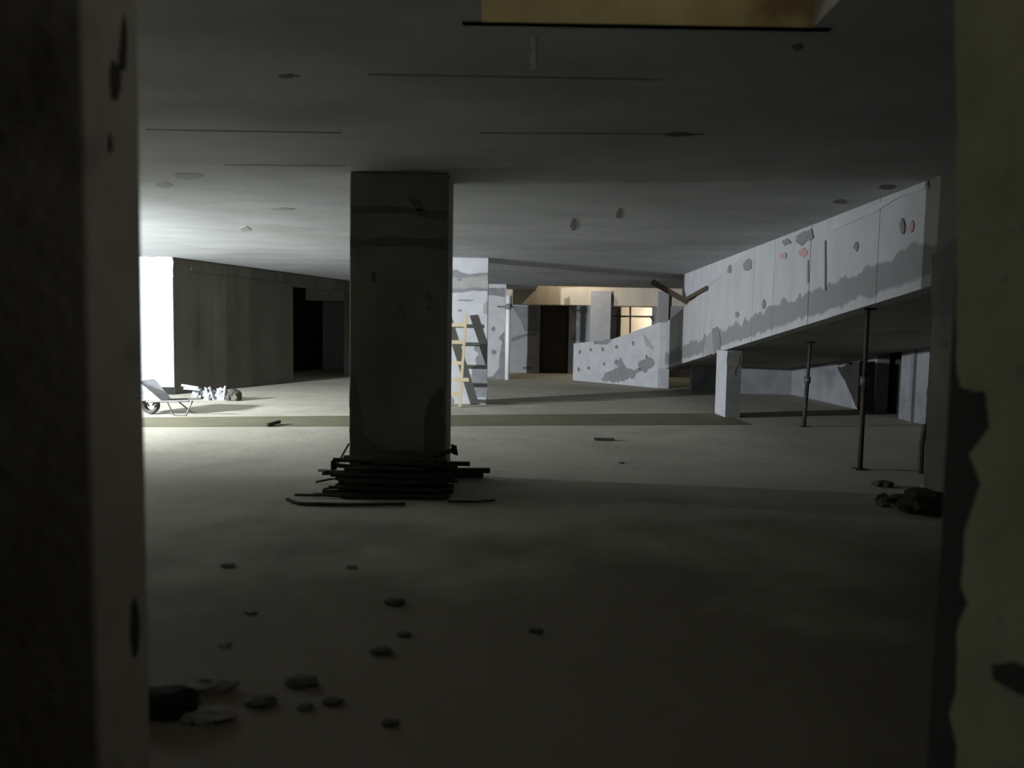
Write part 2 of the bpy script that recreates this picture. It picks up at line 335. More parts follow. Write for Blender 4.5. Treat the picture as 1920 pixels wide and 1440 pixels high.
# second pier deeper in
X2 = on_y(948, 625, 24.3).x
pier2 = tag(bx('pier', (X2 - 1.3, X2, 24.3, 24.6, 0, H), M['plaster'], bev=0.01), 'white pier farther back, between the ladder pier and the white pipe', 'pier', kind='structure')
P, Nn = (0, 24.3, 0), (0, -1, 0)
patch('mortar_patch', pier2, [(905, 540), (947, 540), (947, 557), (930, 554), (905, 553)], P, Nn, M['mortar'], amp=0.01, step=0.1)
patch('mortar_patch', pier2, [(946, 621), (940, 628), (935, 634), (942, 641), (940, 652), (936, 668), (936, 690), (930, 697), (924, 706), (905, 708), (905, 716), (947, 716)], P, Nn, M['mortar'], amp=0.012, step=0.1)
for (x, y, rx, ry) in ((925, 617, 4, 5), (926, 660, 5, 5), (926, 545, 5, 3)):
    patch('stain', pier2, blob(x, y, rx, ry), P, Nn, M['mortar'], thick=0.009, amp=0.006, step=0.08)

# ------------------------------------------------------------------ walls on the left
K = on_y(325, 610, 16.8); KX = K.x
white = tag(bx('wall_white_left', (-9.6, KX, 16.8, 16.85, 0, H), M['plaster'], bev=0.01), 'glaring white plastered wall end above the wheelbarrow', 'wall', kind='structure')
P, Nn = (0, 16.8, 0), (0, -1, 0)
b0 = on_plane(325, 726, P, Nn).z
bx('shade_base', (-9.58, KX - 0.004, 16.785, 16.81, 0, b0), M['shadeblack'], white)  # strip coloured near-black for the shade along the wall foot
patch('mortar_patch', white, [(272, 508), (290, 512), (292, 530), (285, 536), (272, 534)], P, Nn, M['beigemortar'], amp=0.02, step=0.1)
patch('mortar_patch', white, [(296, 482), (324, 484), (324, 520), (318, 545), (316, 520), (306, 500), (297, 498)], P, Nn, M['beigemortar'], amp=0.02, step=0.1)
dirw = Vector((0.315, 0.949, 0)); base = Vector((KX - 0.002, 16.86, 0))
def dark_wall(s0, s1, z0, z1, bmx):
    nrm = Vector((dirw.y, -dirw.x, 0))
    a, b = base + dirw * s0, base + dirw * s1
    prism(bmx, [a + Vector((0, 0, z0)), b + Vector((0, 0, z0)), b + Vector((0, 0, z1)), a + Vector((0, 0, z1))], -nrm * 0.3)
s1 = 4.5
bm = new(); dark_wall(0, s1, 0, H, bm)
dw = tag(link('wall_dark_left', bm, M['rawwall']), 'dark board marked concrete wall between white wall end and black opening', 'wall', kind='structure')
bm = new(); dark_wall(s1, s1 + 5, 2.72, H, bm); link('lintel', bm, M['rawwall'], dw)
bm = new(); dark_wall(s1 + 3.2, s1 + 9, 0, 2.72, bm); link('wall_segment', bm, M['rawwall'], dw)
nrm = Vector((dirw.y, -dirw.x, 0))
bm = new(); bar(bm, base + dirw * 0.5 + nrm * 0.01 + Vector((0, 0, H - 0.14)), base + dirw * 7 + nrm * 0.01 + Vector((0, 0, H - 0.14)), 0.06, 0.24)
link('top_beam', bm, M['rawwall'], dw)
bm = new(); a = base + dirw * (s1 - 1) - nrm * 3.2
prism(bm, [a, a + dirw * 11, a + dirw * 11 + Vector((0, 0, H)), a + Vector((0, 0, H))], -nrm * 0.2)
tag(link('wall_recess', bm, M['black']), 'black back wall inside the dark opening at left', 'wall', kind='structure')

# ------------------------------------------------------------------ the ramp
A, B = Vector((3.97, 7.08, 0)), Vector((4.40, 21.5, 0))
rd = (B - A).normalized(); rn = Vector((-rd.y, rd.x, 0))      # towards the viewer's side
if rn.x > 0: rn = -rn
def rx_(y): return A.x + (B.x - A.x) * (y - A.y) / (B.y - A.y)
def zb(y): return 2.07 - 0.104 * (y - 7.0)
def zt(y): return min(H - 0.002, 1.89 + 0.14 * (21.5 - y))
ramp = tag(empty('ramp', (5.6, 14, 0)), 'long sloping concrete ramp with a white plastered side wall, rising to the right', 'ramp', kind='structure')
joints = [7.08, 8.3, 9.6, 10.35, 10.75, 11.9, 13.0, 14.2, 15.4, 16.7, 18.1, 19.6, 21.5]
for i in range(len(joints) - 1):
    y0, y1 = joints[i] + 0.002, joints[i + 1] - 0.002
    off = rn * R.choice([0.0, 0.003, 0.006, 0.002])
    bm = new()
    ys = [y0, y1] if not (y0 < 12.99 < y1) else [y0, 12.99, y1]
    top = [Vector((rx_(y), y, zt(y))) for y in ys[::-1]]
    poly = [Vector((rx_(y0), y0, zb(y0))), Vector((rx_(y1), y1, zb(y1)))] + top
    prism(bm, [p + off for p in poly], -rn * 0.2)
    link('panel', bm, M['ramp'], ramp)
# infill between the parapet and the slab, leaving a thin open wedge
for y0, y1 in ((13.0, 14.6), (14.6, 16.4), (16.4, 19.3)):
    y0 += 0.004; y1 -= 0.004
    def gz(y): return zt(y) + max(0.0, (y - 16.4)) * 0.075 + 0.004
    bm = new()
    poly = [Vector((rx_(y0), y0, gz(y0))), Vector((rx_(y1), y1, gz(y1))), Vector((rx_(y1), y1, H)), Vector((rx_(y0), y0, H))]
    if y0 < 13.1: poly = [poly[0], poly[1], poly[2], poly[3]]
    prism(bm, [p + rn * 0.004 for p in poly], -rn * 0.2)
    link('infill_panel', bm, M['plaster'], ramp)
bm = new()
prism(bm, [Vector((rx_(7.08) + 0.1, 7.08, zb(7.08))), Vector((rx_(21.5) + 0.1, 21.5, zb(21.5))), Vector((7.5, 21.5, zb(21.5))), Vector((7.5, 7.08, zb(7.08)))], (0, 0, 0.22))
link('deck_slab', bm, M['column'], ramp)
Pr = A.copy(); Nr = rn
for (x, y, rx, ry) in ((1368, 505, 4, 8), (1402, 497, 9, 12), (1474, 454, 8, 7), (1605, 463, 5, 9), (1693, 425, 5, 14), (1432, 570, 3, 10), (1382, 590, 4, 6)):
    patch('mortar_patch', ramp, blob(x, y, rx, ry), Pr + rn * 0.012, Nr, M['mortar'], amp=0.01, step=0.1)
for x, ya, yb in ((1546, 452, 545), (1514, 488, 530)):
    patch('joint', ramp, [(x, ya), (x + 2, ya - 1), (x + 2.5, yb), (x - 0.5, yb + 1)], Pr + rn * 0.012, Nr, M['mortar'], thick=0.003, amp=0.004, step=0.1)
patch('mortar_patch', ramp, [(1493, 442), (1522, 428), (1525, 445), (1503, 460), (1492, 455)], Pr + rn * 0.012, Nr, M['mortar'], amp=0.015, step=0.1)
patch('mortar_patch', ramp, [(1325, 630), (1338, 622), (1345, 640), (1344, 662), (1318, 666)], Pr + rn * 0.012, Nr, M['beigemortar'], amp=0.02, step=0.1)
patch('mortar_patch', ramp, [(1336, 618), (1346, 612), (1352, 640), (1350, 662), (1338, 664)], Pr + rn * 0.012, Nr, M['mortar'], thick=0.01, amp=0.02, step=0.1)
for (x, y, rx, ry) in ((1469, 480, 7, 6), (1506, 474, 9, 8), (1710, 425, 4, 12)):
    patch('paint_mark', ramp, blob(x, y, rx, ry), Pr + rn * 0.012, Nr, M['red'], thick=0.003, amp=0.01, step=0.08, label='faded red paint mark')
patch('cornice_strip', ramp, [(1560, 424), (1640, 385), (1740, 338), (1742, 352), (1690, 368), (1640, 398), (1562, 432)], Pr + rn * 0.012, Nr, M['plaster'], thick=0.004, amp=0.006, step=0.15)

# front run of the ramp, turning down to the left
p0, q0 = on_z(1074, 713), on_z(1234, 727.5)
P0 = Vector((p0.x, p0.y, 0)); Q0 = Vector((q0.x, q0.y, 0)); fd = (Q0 - P0).normalized(); fn = Vector((fd.y, -fd.x, 0))
zP = on_plane(1075, 644, P0, fn).z; zM = on_plane(1145, 637, P0, fn).z; zQ = on_plane(1234, 604, P0, fn).z
bm = new(); mid = on_plane(1145, 637, P0, fn); mid.z = 0
prism(bm, [P0, Q0, Q0 + Vector((0, 0, zQ)), mid + Vector((0, 0, zM)), P0 + Vector((0, 0, zP))], -fn * 0.2)
par = tag(link('low_parapet', bm, M['plaster']), 'low white parapet with dark tie holes, in front of the far doorway', 'parapet', kind='structure')
for (x, y) in ((1087, 660), (1108, 656), (1130, 655), (1156, 651), (1187, 643), (1085, 693), (1104, 690), (1133, 683), (1212, 669)):
    patch('tie_hole', par, blob(x, y, 2.6, 4.2), P0, fn, M['band'], thick=0.004, amp=0.008, step=0.08)
patch('mortar_patch', par, [(1112, 640), (1145, 636), (1146, 641), (1140, 646), (1114, 646)], P0, fn, M['mortar'], amp=0.02, step=0.1)
patch('mortar_patch', par, [(1165, 671), (1150, 679), (1158, 690), (1135, 699), (1128, 713), (1150, 718), (1188, 708), (1205, 690), (1185, 694), (1172, 686)], P0, fn, M['mortar'], amp=0.04, step=0.07)
patch('mortar_patch', par, [(1196, 678), (1220, 670), (1228, 684), (1212, 700), (1198, 694)], P0, fn, M['mortar'], amp=0.04, step=0.07)
patch('mortar_patch', par, [(1205, 627), (1213, 634), (1226, 652), (1224, 657), (1212, 646)], P0, fn, M['beigemortar'], amp=0.02, step=0.12)
tag(bx('pillar', (Q0.x + 0.02, Q0.x + 0.28, Q0.y - 0.12, Q0.y + 0.25, 0, zb(21.4)), M['plaster'], bev=0.008), 'short white pillar under the lower ramp corner', 'pillar', kind='structure')
# side wall between ramp corner and the front run
bm = new(); prism(bm, [Q0 + Vector((0.0, 0, zb(21.5))), Vector((4.40, 21.5, zb(21.5))), Vector((4.40, 21.5, zt(21.5))), Q0 + Vector((0, 0, zQ))], Vector((0.05, 0.2, 0)))
link('panel', bm, M['plaster'], ramp)

# column under the ramp
yc = 14.05
xa, xb = on_y(1362, 700, yc).x, on_y(1390, 700, yc).x
cu = tag(bx('column', (xa, xb, yc, yc + 0.72, 0, zb(yc + 0.72)), M['plaster'], bev=0.01), 'slim pale column carrying the ramp wall', 'column', kind='structure')
bx('front_skin', (xa + 0.006, xb - 0.004, yc - 0.004, yc + 0.01, 0, zb(yc + 0.72) - 0.004), M['soffitdark'], cu)['label'] = 'darker grey front face'  # thin darker skin over the front face only
patch('mortar_patch', cu, [(1363, 668), (1387, 668), (1386, 685), (1380, 690), (1378, 706), (1372, 700), (1370, 688), (1364, 690)], (0, yc - 0.005, 0), (0, -1, 0), M['band'], amp=0.01, step=0.06)
# right hand column, flush with the ramp wall; its left face runs on from the ramp
cr = tag(bx('column', (3.95, 4.6, 6.2, 7.07, 0, H), concrete('dim_column', (0.24, 0.236, 0.21), (0.17, 0.17, 0.15), 2, 0.2, stain=(0.06, 0.06, 0.05), stain_amt=0.5, stain_scale=1.0), bev=0.012), 'grey column at the upper end of the ramp, beside the greenish jamb', 'column', kind='structure')
P, Nn = (3.95, 6.7, 0), (-1, 0, 0)
patch('mortar_patch', cr, [(1748, 480), (1765, 470), (1792, 445), (1800, 590), (1772, 592), (1750, 590), (1747, 545)], P, Nn, M['band'], amp=0.015, step=0.08)
for (x, y, rx, ry) in ((1769, 644, 8, 8), (1788, 622, 7, 12)):
    patch('hole', cr, blob(x, y, rx, ry), P, Nn, M['band'], amp=0.006, step=0.05)

# walls under and behind the ramp
ur = bx('wall_under_ramp', (4.83, 7.5, 20.0, 20.2, 0, 1.35), M['underplaster']); tag(ur, 'low pale wall closing the dark space under the ramp', 'wall', kind='structure')
bm = new(); box(bm, 7.5, 7.75, 6, 14.4, 0, H); box(bm, 7.5, 7.75, 15.35, 28, 0, H); box(bm, 7.5, 7.75, 14.4, 15.35, 2.0, H)
wr = tag(link('wall_right', bm, M['underplaster']), 'pale wall with a black doorway beyond the props', 'wall', kind='structure')
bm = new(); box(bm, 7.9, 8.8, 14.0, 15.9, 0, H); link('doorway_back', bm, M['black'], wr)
bx('downpipe', (7.44, 7.5, 13.85, 13.95, 0, 2.0), M['mortar'], wr)
patch('mortar_patch', wr, [(1600, 680), (1640, 676), (1641, 776), (1612, 775), (1590, 728), (1570, 690)], (7.5, 16, 0), (-1, 0, 0), M['black'], amp=0.03, step=0.2, label='painted shade on the wall beside the black doorway')  # shadow between the bright wall parts, painted on as a dark patch

# ------------------------------------------------------------------ far wall
YF = 28.3
wf = tag(empty('wall_back', (2, YF, 0)), 'far wall with a dark door, panels and a warm lit beam', 'wall', kind='structure')
def fx(px, y): return on_y(px, 640, y).x
dx0, dx1 = fx(1012, YF), fx(1066, YF); DZ = 2.56
bx('wall_panel', (-9, dx0, YF, YF + 0.3, 0, DZ), M['farwall'], wf)
bx('wall_panel', (dx1, 3.9, YF, YF + 0.3, 0, DZ), M['farwall'], wf)
bx('beam', (-9, 7.5, 27.26, YF + 0.3, DZ, H + T), concrete('beam_render', (0.62, 0.57, 0.48), (0.52, 0.47, 0.38), 1.5, 0.1, stretch=(1.6, 1, 0.3)), wf)
pb0, pb1 = fx(1106, 27.1), fx(1144, 27.1)
pb = bx('pilaster', (pb0, pb1, 27.1, YF, 0, H), M['plaster'], wf, bev=0.01)
rb0, rb1 = fx(1232, 27.1), fx(1252, 27.1)
bx('pilaster', (rb0, rb1, 27.1, YF, 0, H), M['farwall'], wf, bev=0.01)
bx('wall_panel', (rb1, 7.5, 27.2, YF, 0, DZ + 0.02), M['beigemortar'], wf)
P, Nn = (0, YF, 0), (0, -1, 0)
patch('mortar_patch', wf, [(958, 634), (975, 628), (1010, 624), (1011, 628), (985, 632), (958, 641)], P, Nn, M['mortar'], amp=0.02, step=0.2)
patch('mortar_patch', wf, [(960, 575), (1011, 575), (1011, 622), (985, 622), (975, 600)], P, Nn, M['mortar'], amp=0.03, step=0.3)
patch('recess_panel', wf, [(967, 672), (1008, 672), (1008, 698), (967, 698)], P, Nn, M['farwall'], thick=0.03, amp=0.01, step=1)
patch('vent_slot', wf, [(980, 687), (1000, 687), (1000, 692), (980, 692)], (0, YF - 0.03, 0), Nn, M['band'], thick=0.01, amp=0.01, step=1)
patch('mortar_patch', wf, [(1068, 574), (1103, 574), (1104, 590), (1095, 640), (1070, 638), (1085, 605)], P, Nn, M['mortar'], amp=0.03, step=0.3)
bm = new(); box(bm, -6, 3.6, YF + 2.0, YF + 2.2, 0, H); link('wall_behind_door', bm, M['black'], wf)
door = tag(bx('door_1', (dx0 + 0.02, dx1 - 0.02, YF + 0.14, YF + 0.2, 0.0, DZ - 0.02), M['brown'], bev=0.005), 'tall dark brown door in the far wall', 'door', kind='structure')
bx('door_panel', (dx0 + 0.14, dx1 - 0.14, YF + 0.125, YF + 0.145, 0.2, 1.15), M['brown'], door, bev=0.006)
bx('door_panel', (dx0 + 0.14, dx1 - 0.14, YF + 0.125, YF + 0.145, 1.3, 2.35), M['brown'], door, bev=0.006)
# lit room behind the window opening
room = tag(bx('wall_back_room', (3.6, 9, 30.6, 30.8, 0, H), concrete('cream_render', (0.68, 0.62, 0.52), (0.58, 0.52, 0.42), 1.6, 0.1)), 'cream wall of the warm lit room behind the window', 'wall', kind='structure')
bx('side_wall', (3.55, 3.75, YF + 0.3, 30.6, 0, H), M['rawwall'], room)
bx('shadowed_pier', (3.75, fx(1163, 29), 29.0, 30.6, 0, H), M['rawwall'], room)
win = tag(empty('window_1', (fx(1188, 28), 28.0, 1.0)), 'barred window opening onto a warm lit room', 'window', kind='structure')
def wbar(name, a, b, y, wd, mat=M['oldwood']):
    bm = new(); bar(bm, on_y(*a, y), on_y(*b, y), wd, wd, up=(0, 1, 0)); return link(name, bm, mat, win)
wbar('mullion', (1182, 566), (1181, 650), 28.0, 0.06)
wbar('transom', (1150, 593), (1231, 594), 28.05, 0.06)
wbar('sill', (1144, 648), (1233, 648), 28.0, 0.16)
wbar('head', (1144, 570), (1233, 566), 28.0, 0.05)
wbar('stay', (1217, 592), (1231, 607), 27.8, 0.05)

# ================================================================== THINGS
# white vertical pipe beside the second pier
pp = on_y(952, 640, 24.12); zt_ = on_y(952, 555, 24.12).z
pipe = tag(empty('vertical_pipe', (pp.x, 24.12, 0)), 'bright white vertical pipe with a collar beside the farther white pier', 'pipe')
bm = new(); tube(bm, [(pp.x, 24.12, 0), (pp.x, 24.12, zt_)], 0.075, 16); link('pipe_run', bm, M['pipe'], pipe, smooth=True)
zc = on_y(952, 575, 24.12).z
bm = new(); tube(bm, [(pp.x, 24.12, zc - 0.09), (pp.x, 24.12, zc + 0.09)], 0.095, 16); link('collar', bm, M['mortar'], pipe, smooth=True)
bm = new(); bar(bm, (pp.x - 0.36, 24.2, zc), (pp.x + 0.28, 24.2, zc), 0.03, 0.05); link('bracket', bm, M['steel'], pipe)
bm = new(); bar(bm, (pp.x + 0.10, 24.2, zc), (pp.x + 0.10, 24.2, zc + 0.4), 0.03, 0.05, up=(0, 1, 0)); link('bracket', bm, M['steel'], pipe)

# wooden ladder leaning on the pier
lad_foot = on_z(862, 763.5); lad_top_y = 15.64
t_r = on_y(874, 590, lad_top_y); f_r = Vector((lad_foot.x, lad_foot.y, 0))
wdt = 0.56
ladder = tag(empty('ladder', (f_r.x - wdt / 2, f_r.y, 0)), 'site built pine ladder with plank rungs leaning on the white pier', 'ladder')
t_l = t_r - Vector((wdt, 0, 0)); f_l = f_r - Vector((wdt, 0, 0))
for a, b in ((f_r, t_r), (f_l, t_l)):
    bm = new(); bar(bm, a, b, 0.055, 0.09, up=(0, 1, 0.3)); link('stile', bm, M['wood'], ladder)
nl = (t_r - f_r).cross(Vector((1, 0, 0))).normalized()
if nl.y > 0: nl = -nl
for (py, extra) in ((611, 0.0), (643, 0.0), (682, 0.0), (713, 0.12), (740, 0.0)):
    # point of the right stile at that image height
    lo, hi = 0.0, 1.0
    for _ in range(30):
        mdl = (lo + hi) / 2; p = f_r.lerp(t_r, mdl)
        v = p - Vector((0, 0, EYE)); yy = 720 - F_PX * v.dot(UP) / v.dot(FWD)
        if yy > py: lo = mdl
        else: hi = mdl
    p = f_r.lerp(t_r, lo) + nl * 0.06
    bm = new(); bar(bm, p + Vector((0.03 + extra, 0, 0)), p - Vector((wdt + 0.05, 0, 0)), 0.025, 0.075); link('rung', bm, M['wood'], ladder)

# braces at the top of the ramp wall
bm = new(); bar(bm, on_y(1222, 528, 18.8), on_y(1290, 567, 18.75), 0.06, 0.13)
tag(link('timber_brace', bm, M['oldwood'], recentre=True), 'dark timber sloping down to the ramp parapet from upper left', 'timber')
bm = new(); bar(bm, on_plane(1287, 561, Pr + rn * 0.03, Nr), on_plane(1326, 540, Pr + rn * 0.03, Nr), 0.06, 0.09)
tag(link('timber_brace', bm, M['oldwood'], recentre=True), 'short dark timber lying along the top of the ramp parapet', 'timber')

# steel props under the ramp
def prop(px, py, label, r=0.03, ztop=None, mat='rust', lean=0.0):
    f = on_z(px, py); top = ztop if ztop else zb(f.y)
    o = tag(empty('steel_prop', (f.x, f.y, 0)), label, 'prop')
    zm = top * 0.55; q = Vector((lean, 0, 0))
    bm = new(); tube(bm, [(f.x, f.y, 0.01), tuple(Vector((f.x, f.y, zm)) + q * 0.55)], r, 10); link('outer_tube', bm, M[mat], o, smooth=True)
    bm = new(); tube(bm, [tuple(Vector((f.x, f.y, zm - 0.1)) + q * 0.5), tuple(Vector((f.x, f.y, top - 0.01)) + q)], r * 0.78, 10); link('inner_tube', bm, M[mat], o, smooth=True)
    bm = new(); tube(bm, [tuple(Vector((f.x, f.y, zm - 0.05)) + q * 0.53), tuple(Vector((f.x, f.y, zm + 0.06)) + q * 0.57)], r * 1.5, 10); link('collar', bm, M['steel'], o, smooth=True)
    bx('base_plate', (f.x - 0.07, f.x + 0.07, f.y - 0.07, f.y + 0.07, 0, 0.012), M[mat], o)
    bx('head_plate', (f.x + lean - 0.07, f.x + lean + 0.07, f.y - 0.07, f.y + 0.07, top - 0.015, top), M[mat], o)
    return o
prop(1507, 800, 'thin steel prop deeper under the ramp, nearer the slim column', 0.035, lean=0.05)
prop(1612, 880, 'tall steel prop nearest the viewer under the ramp', 0.03)
f = on_z(1725, 888)
bm = new(); tube(bm, [(f.x, f.y, 0.0), (f.x + 0.01, f.y + 0.02, 0.35), (f.x + 0.045, f.y + 0.03, 0.57)], 0.035, 8)
tag(link('post_stub', bm, M['rust'], recentre=True), 'short dark post beside the foot of the grey ramp end column', 'post')

# ------------------------------------------------------------------ wheelbarrow
wx, wy = on_z(286, 778).x, 13.0
wb = tag(empty('wheelbarrow', (wx + 0.3, wy, 0)), 'wheelbarrow with pale tray and dark wheel by the left jamb', 'wheelbarrow')
bm = new()
r_ = 0.155; ring = []
for k in range(24):
    t = 2 * math.pi * k / 24; ring.append([bm.verts.new((wx - 0.08 + (r_ - dr) * math.cos(t), wy + dy, r_ + (r_ - dr) * math.sin(t))) for dr, dy in ((0.07, -0.045), (0.015, -0.055), (0, 0), (0.015, 0.055), (0.07, 0.045))])
for k in range(24):
    for j in range(5): bm.faces.new((ring[k][j], ring[(k + 1) % 24][j], ring[(k + 1) % 24][(j + 1) % 5], ring[k][(j + 1) % 5]))
wheel = link('wheel', bm, M['rubber'], wb, smooth=True)
bm = new(); tube(bm, [(wx - 0.08, wy - 0.03, r_), (wx - 0.08, wy + 0.03, r_)], 0.09, 14); link('hub', bm, M['steel'], wheel)
bm = new()   # tapered tray
xs0, xs1 = on_y(312, 750, wy).x, on_y(273, 714, wy).x
tr_b = [(xs0, wy - 0.18, 0.26), (xs0, wy + 0.18, 0.26), (xs0 - 0.75, wy + 0.16, 0.24), (xs0 - 0.75, wy - 0.16, 0.24)]
tr_t = [(xs1 + 0.02, wy - 0.30, 0.60), (xs1 + 0.02, wy + 0.30, 0.60), (xs0 - 1.15, wy + 0.26, 0.64), (xs0 - 1.15, wy - 0.26, 0.64)]
vb = [bm.verts.new(p) for p in tr_b]; vt = [bm.verts.new(p) for p in tr_t]
bm.faces.new(vb)
for k in range(4): bm.faces.new((vb[k], vb[(k + 1) % 4], vt[(k + 1) % 4], vt[k]))
bmesh.ops.solidify(bm, geom=bm.faces[:], thickness=0.012)
tray = link('tray', bm, M['tray'], wb)
bm = new(); tube(bm, [tr_t[3], tr_t[0], tr_t[1], tr_t[2], tr_t[3]], 0.014, 8); link('tray_rim', bm, M['steel'], tray)
for s in (-1, 1):
    y = wy + s * 0.2
    hp = on_y(366, 749, wy)
    bm = new(); tube(bm, [(wx - 0.08, wy + s * 0.075, r_), (xs0 - 0.25, y, 0.235), (xs0 + 0.1, y, 0.25), (hp.x, y + s * 0.05, 0.27)], 0.017, 8); link('handle', bm, M['steel'], wb)
    a = on_y(313 if s < 0 else 330, 751, y); b = on_z(343 if s < 0 else 359, 776)
    bm = new(); tube(bm, [(a.x, y, 0.25), (b.x - 0.02, y, 0.02), (b.x + 0.04, y, 0.012)], 0.013, 8); link('leg', bm, M['steel'], wb)
a = on_y(361, 751, wy - 0.2); b = on_z(365, 776)
bm = new(); tube(bm, [(a.x, wy - 0.2, 0.262), (b.x, wy - 0.2, 0.012)], 0.013, 8); link('leg', bm, M['steel'], wb)
bm = new(); tube(bm, [(b.x - 0.2, wy - 0.2, 0.014), (b.x + 0.01, wy - 0.2, 0.014)], 0.012, 8); link('foot_bar', bm, M['steel'], wb)

# heap of bags behind the wheelbarrow
def lump_thing(name, px, py, size, seed, mat, label, cat, group=None, amp=0.4, freq=1.8, sub=3, zoff=0.6, smooth=False):
    f = on_z(px, py); bm = new()
    lump(bm, (f.x, f.y, size[2] * zoff), size[0], size[1], size[2], seed, sub, amp, freq)
    return tag(link(name, bm, M[mat], recentre=True, smooth=smooth), label, cat, group)
lump_thing('plastic_bag', 371, 748, (0.115, 0.11, 0.14), 3, 'plastic', 'crumpled white plastic bag nearest the wheelbarrow in the heap', 'bag', amp=0.75, freq=2.6)
lump_thing('plastic_bag', 392, 750, (0.12, 0.11, 0.16), 8, 'plastic', 'crumpled white plastic bag in the middle of the heap', 'bag', amp=0.8, freq=2.8)
lump_thing('plastic_bag', 415, 750, (0.12, 0.11, 0.15), 15, 'plastic', 'crumpled pale plastic bag against the dark sack', 'bag', amp=0.8, freq=2.9)
lump_thing('sack', 440, 751, (0.14, 0.15, 0.16), 5, 'sack', 'dark lumpy sack at the right end of the bag heap', 'sack', amp=0.4)
f = on_y(419, 724, 15.45)
bm = new(); bar(bm, (f.x, 15.45, 0.02), (f.x + 0.02, 15.5, f.z), 0.035, 0.03); tag(link('plank_end', bm, M['plastic'], recentre=True), 'short pale upright stick poking out of the bag heap', 'stick')
for k, (a, b, lab) in enumerate((((341, 722), (372, 727), 'upper of two pale sticks reaching left from the bag heap'), ((345, 728), (376, 730), 'lower of two pale sticks reaching left from the bag heap'))):
    bm = new(); bar(bm, on_y(*a, 15.5 + k * 0.09), on_y(*b, 15.5 + k * 0.09), 0.05, 0.045)
    tag(link('plank', bm, M['plastic'], recentre=True), lab, 'stick')
# cast off piece of timber on the strip
a, b = on_z(500, 797, 0.03), on_z(524, 790.5, 0.05)
bm = new(); bar(bm, a, b, 0.05, 0.05); tag(link('wood_offcut', bm, M['rust'], recentre=True), 'dark stick lying on the olive floor strip left of the big column', 'stick')
a, b = on_z(1114, 823, 0.02), on_z(1152, 824, 0.02)
bm = new(); bar(bm, a, b, 0.09, 0.03); tag(link('wood_offcut', bm, M['sack'], recentre=True), 'thin dark board lying on open floor right of the big column', 'board')
# little dark box at the ceiling on the white wall
f = on_y(284, 475, 16.7)
bm = new(); box(bm, f.x - 0.06, f.x + 0.06, 16.62, 16.79, f.z - 0.06, H - 0.002); bevel(bm, 0.008)
tag(link('junction_box', bm, M['steel'], recentre=True), 'small dark box on the glaring white wall under the ceiling', 'box')

# ------------------------------------------------------------------ scrap at the foot of the column
def rod(pts, r, label, cat='rod', group=None, mat='rust', n=7, name='iron_rod'):
    bm = new(); tube(bm, pts, r, n)
    return tag(link(name, bm, M[mat], recentre=True), label, cat, group)
Z = lambda px, py, z: tuple(on_z(px, py, z))
rod([Z(538, 936, 0.03), Z(548, 940, 0.02), Z(562, 944, 0.016), Z(640, 946, 0.016), Z(700, 946, 0.02), Z(760, 945, 0.02)], 0.016, 'long dark rod nearest the viewer with an upturned left end')
rod([Z(553, 928, 0.02), Z(610, 929, 0.02), Z(700, 933, 0.02)], 0.013, 'straight rod just behind the long upturned rod, left of the column')
rod([Z(592, 904, 0.02), Z(622, 898, 0.05), Z(680, 893, 0.13)], 0.011, 'thin rod slanting up into the heap from the left')
rod([Z(598, 882, 0.06), Z(640, 884, 0.09), Z(690, 885, 0.12)], 0.016, 'dark rod stub pointing left below the flanged pipe')
rod([Z(840, 940, 0.02), Z(890, 941, 0.02), Z(928, 938, 0.02)], 0.012, 'thin rod pointing right along the front of the heap')
rod([Z(606, 917, 0.02), Z(650, 912, 0.02), Z(700, 908, 0.04)], 0.010, 'short thin rod between the slanting rod and the straight rod')
rod([Z(790, 871, 0.16), Z(840, 869, 0.16), Z(881, 870, 0.16)], 0.026, 'thick short pipe pointing right, top one right of the column', 'pipe', name='scrap_pipe')
def square_bar(a, b, w_, h_, label):
    bm = new(); bar(bm, a, b, w_, h_); bevel(bm, 0.004, 1)
    return tag(link('square_tube', bm, M['rust'], recentre=True), label, 'tube')
square_bar(Z(770, 882, 0.09), Z(919, 882, 0.09), 0.06, 0.05, 'long square tube pointing right from the heap, the longest on that side')
square_bar(Z(780, 892, 0.035), Z(906, 891, 0.035), 0.06, 0.05, 'square tube pointing right, lowest of the stack beside the column')
def flanged(a, b, r, label):
    o = tag(empty('flanged_pipe', a), label, 'pipe'); d = (Vector(b) - Vector(a)).normalized()
    bm = new(); tube(bm, [a, b], r, 10); link('tube', bm, M['rust'], o)
    s = d.cross(Vector((0, 0, 1))).normalized(); u = s.cross(d)
    bm = new(); c = Vector(a); hw = 0.05
    prism(bm, [c + (s * i + u * j) * hw for i, j in ((-1, -1), (1, -1), (1, 1), (-1, 1))], d * 0.012); link('flange', bm, M['rust'], o)
flanged(on_y(625, 872, 7.25), on_y(720, 880, 7.1), 0.022, 'pipe with a square end flange sticking out left of the column')
flanged(on_y(853, 843, 7.3), on_y(790, 862, 7.1), 0.022, 'pipe with a square end flange poking out right of the column')
rod([tuple(on_y(634, 868, 7.2)), tuple(on_y(654, 832, 7.33))], 0.010, 'thin pale bar leaning up against the left edge of the column', mat='steel', cat='bar')
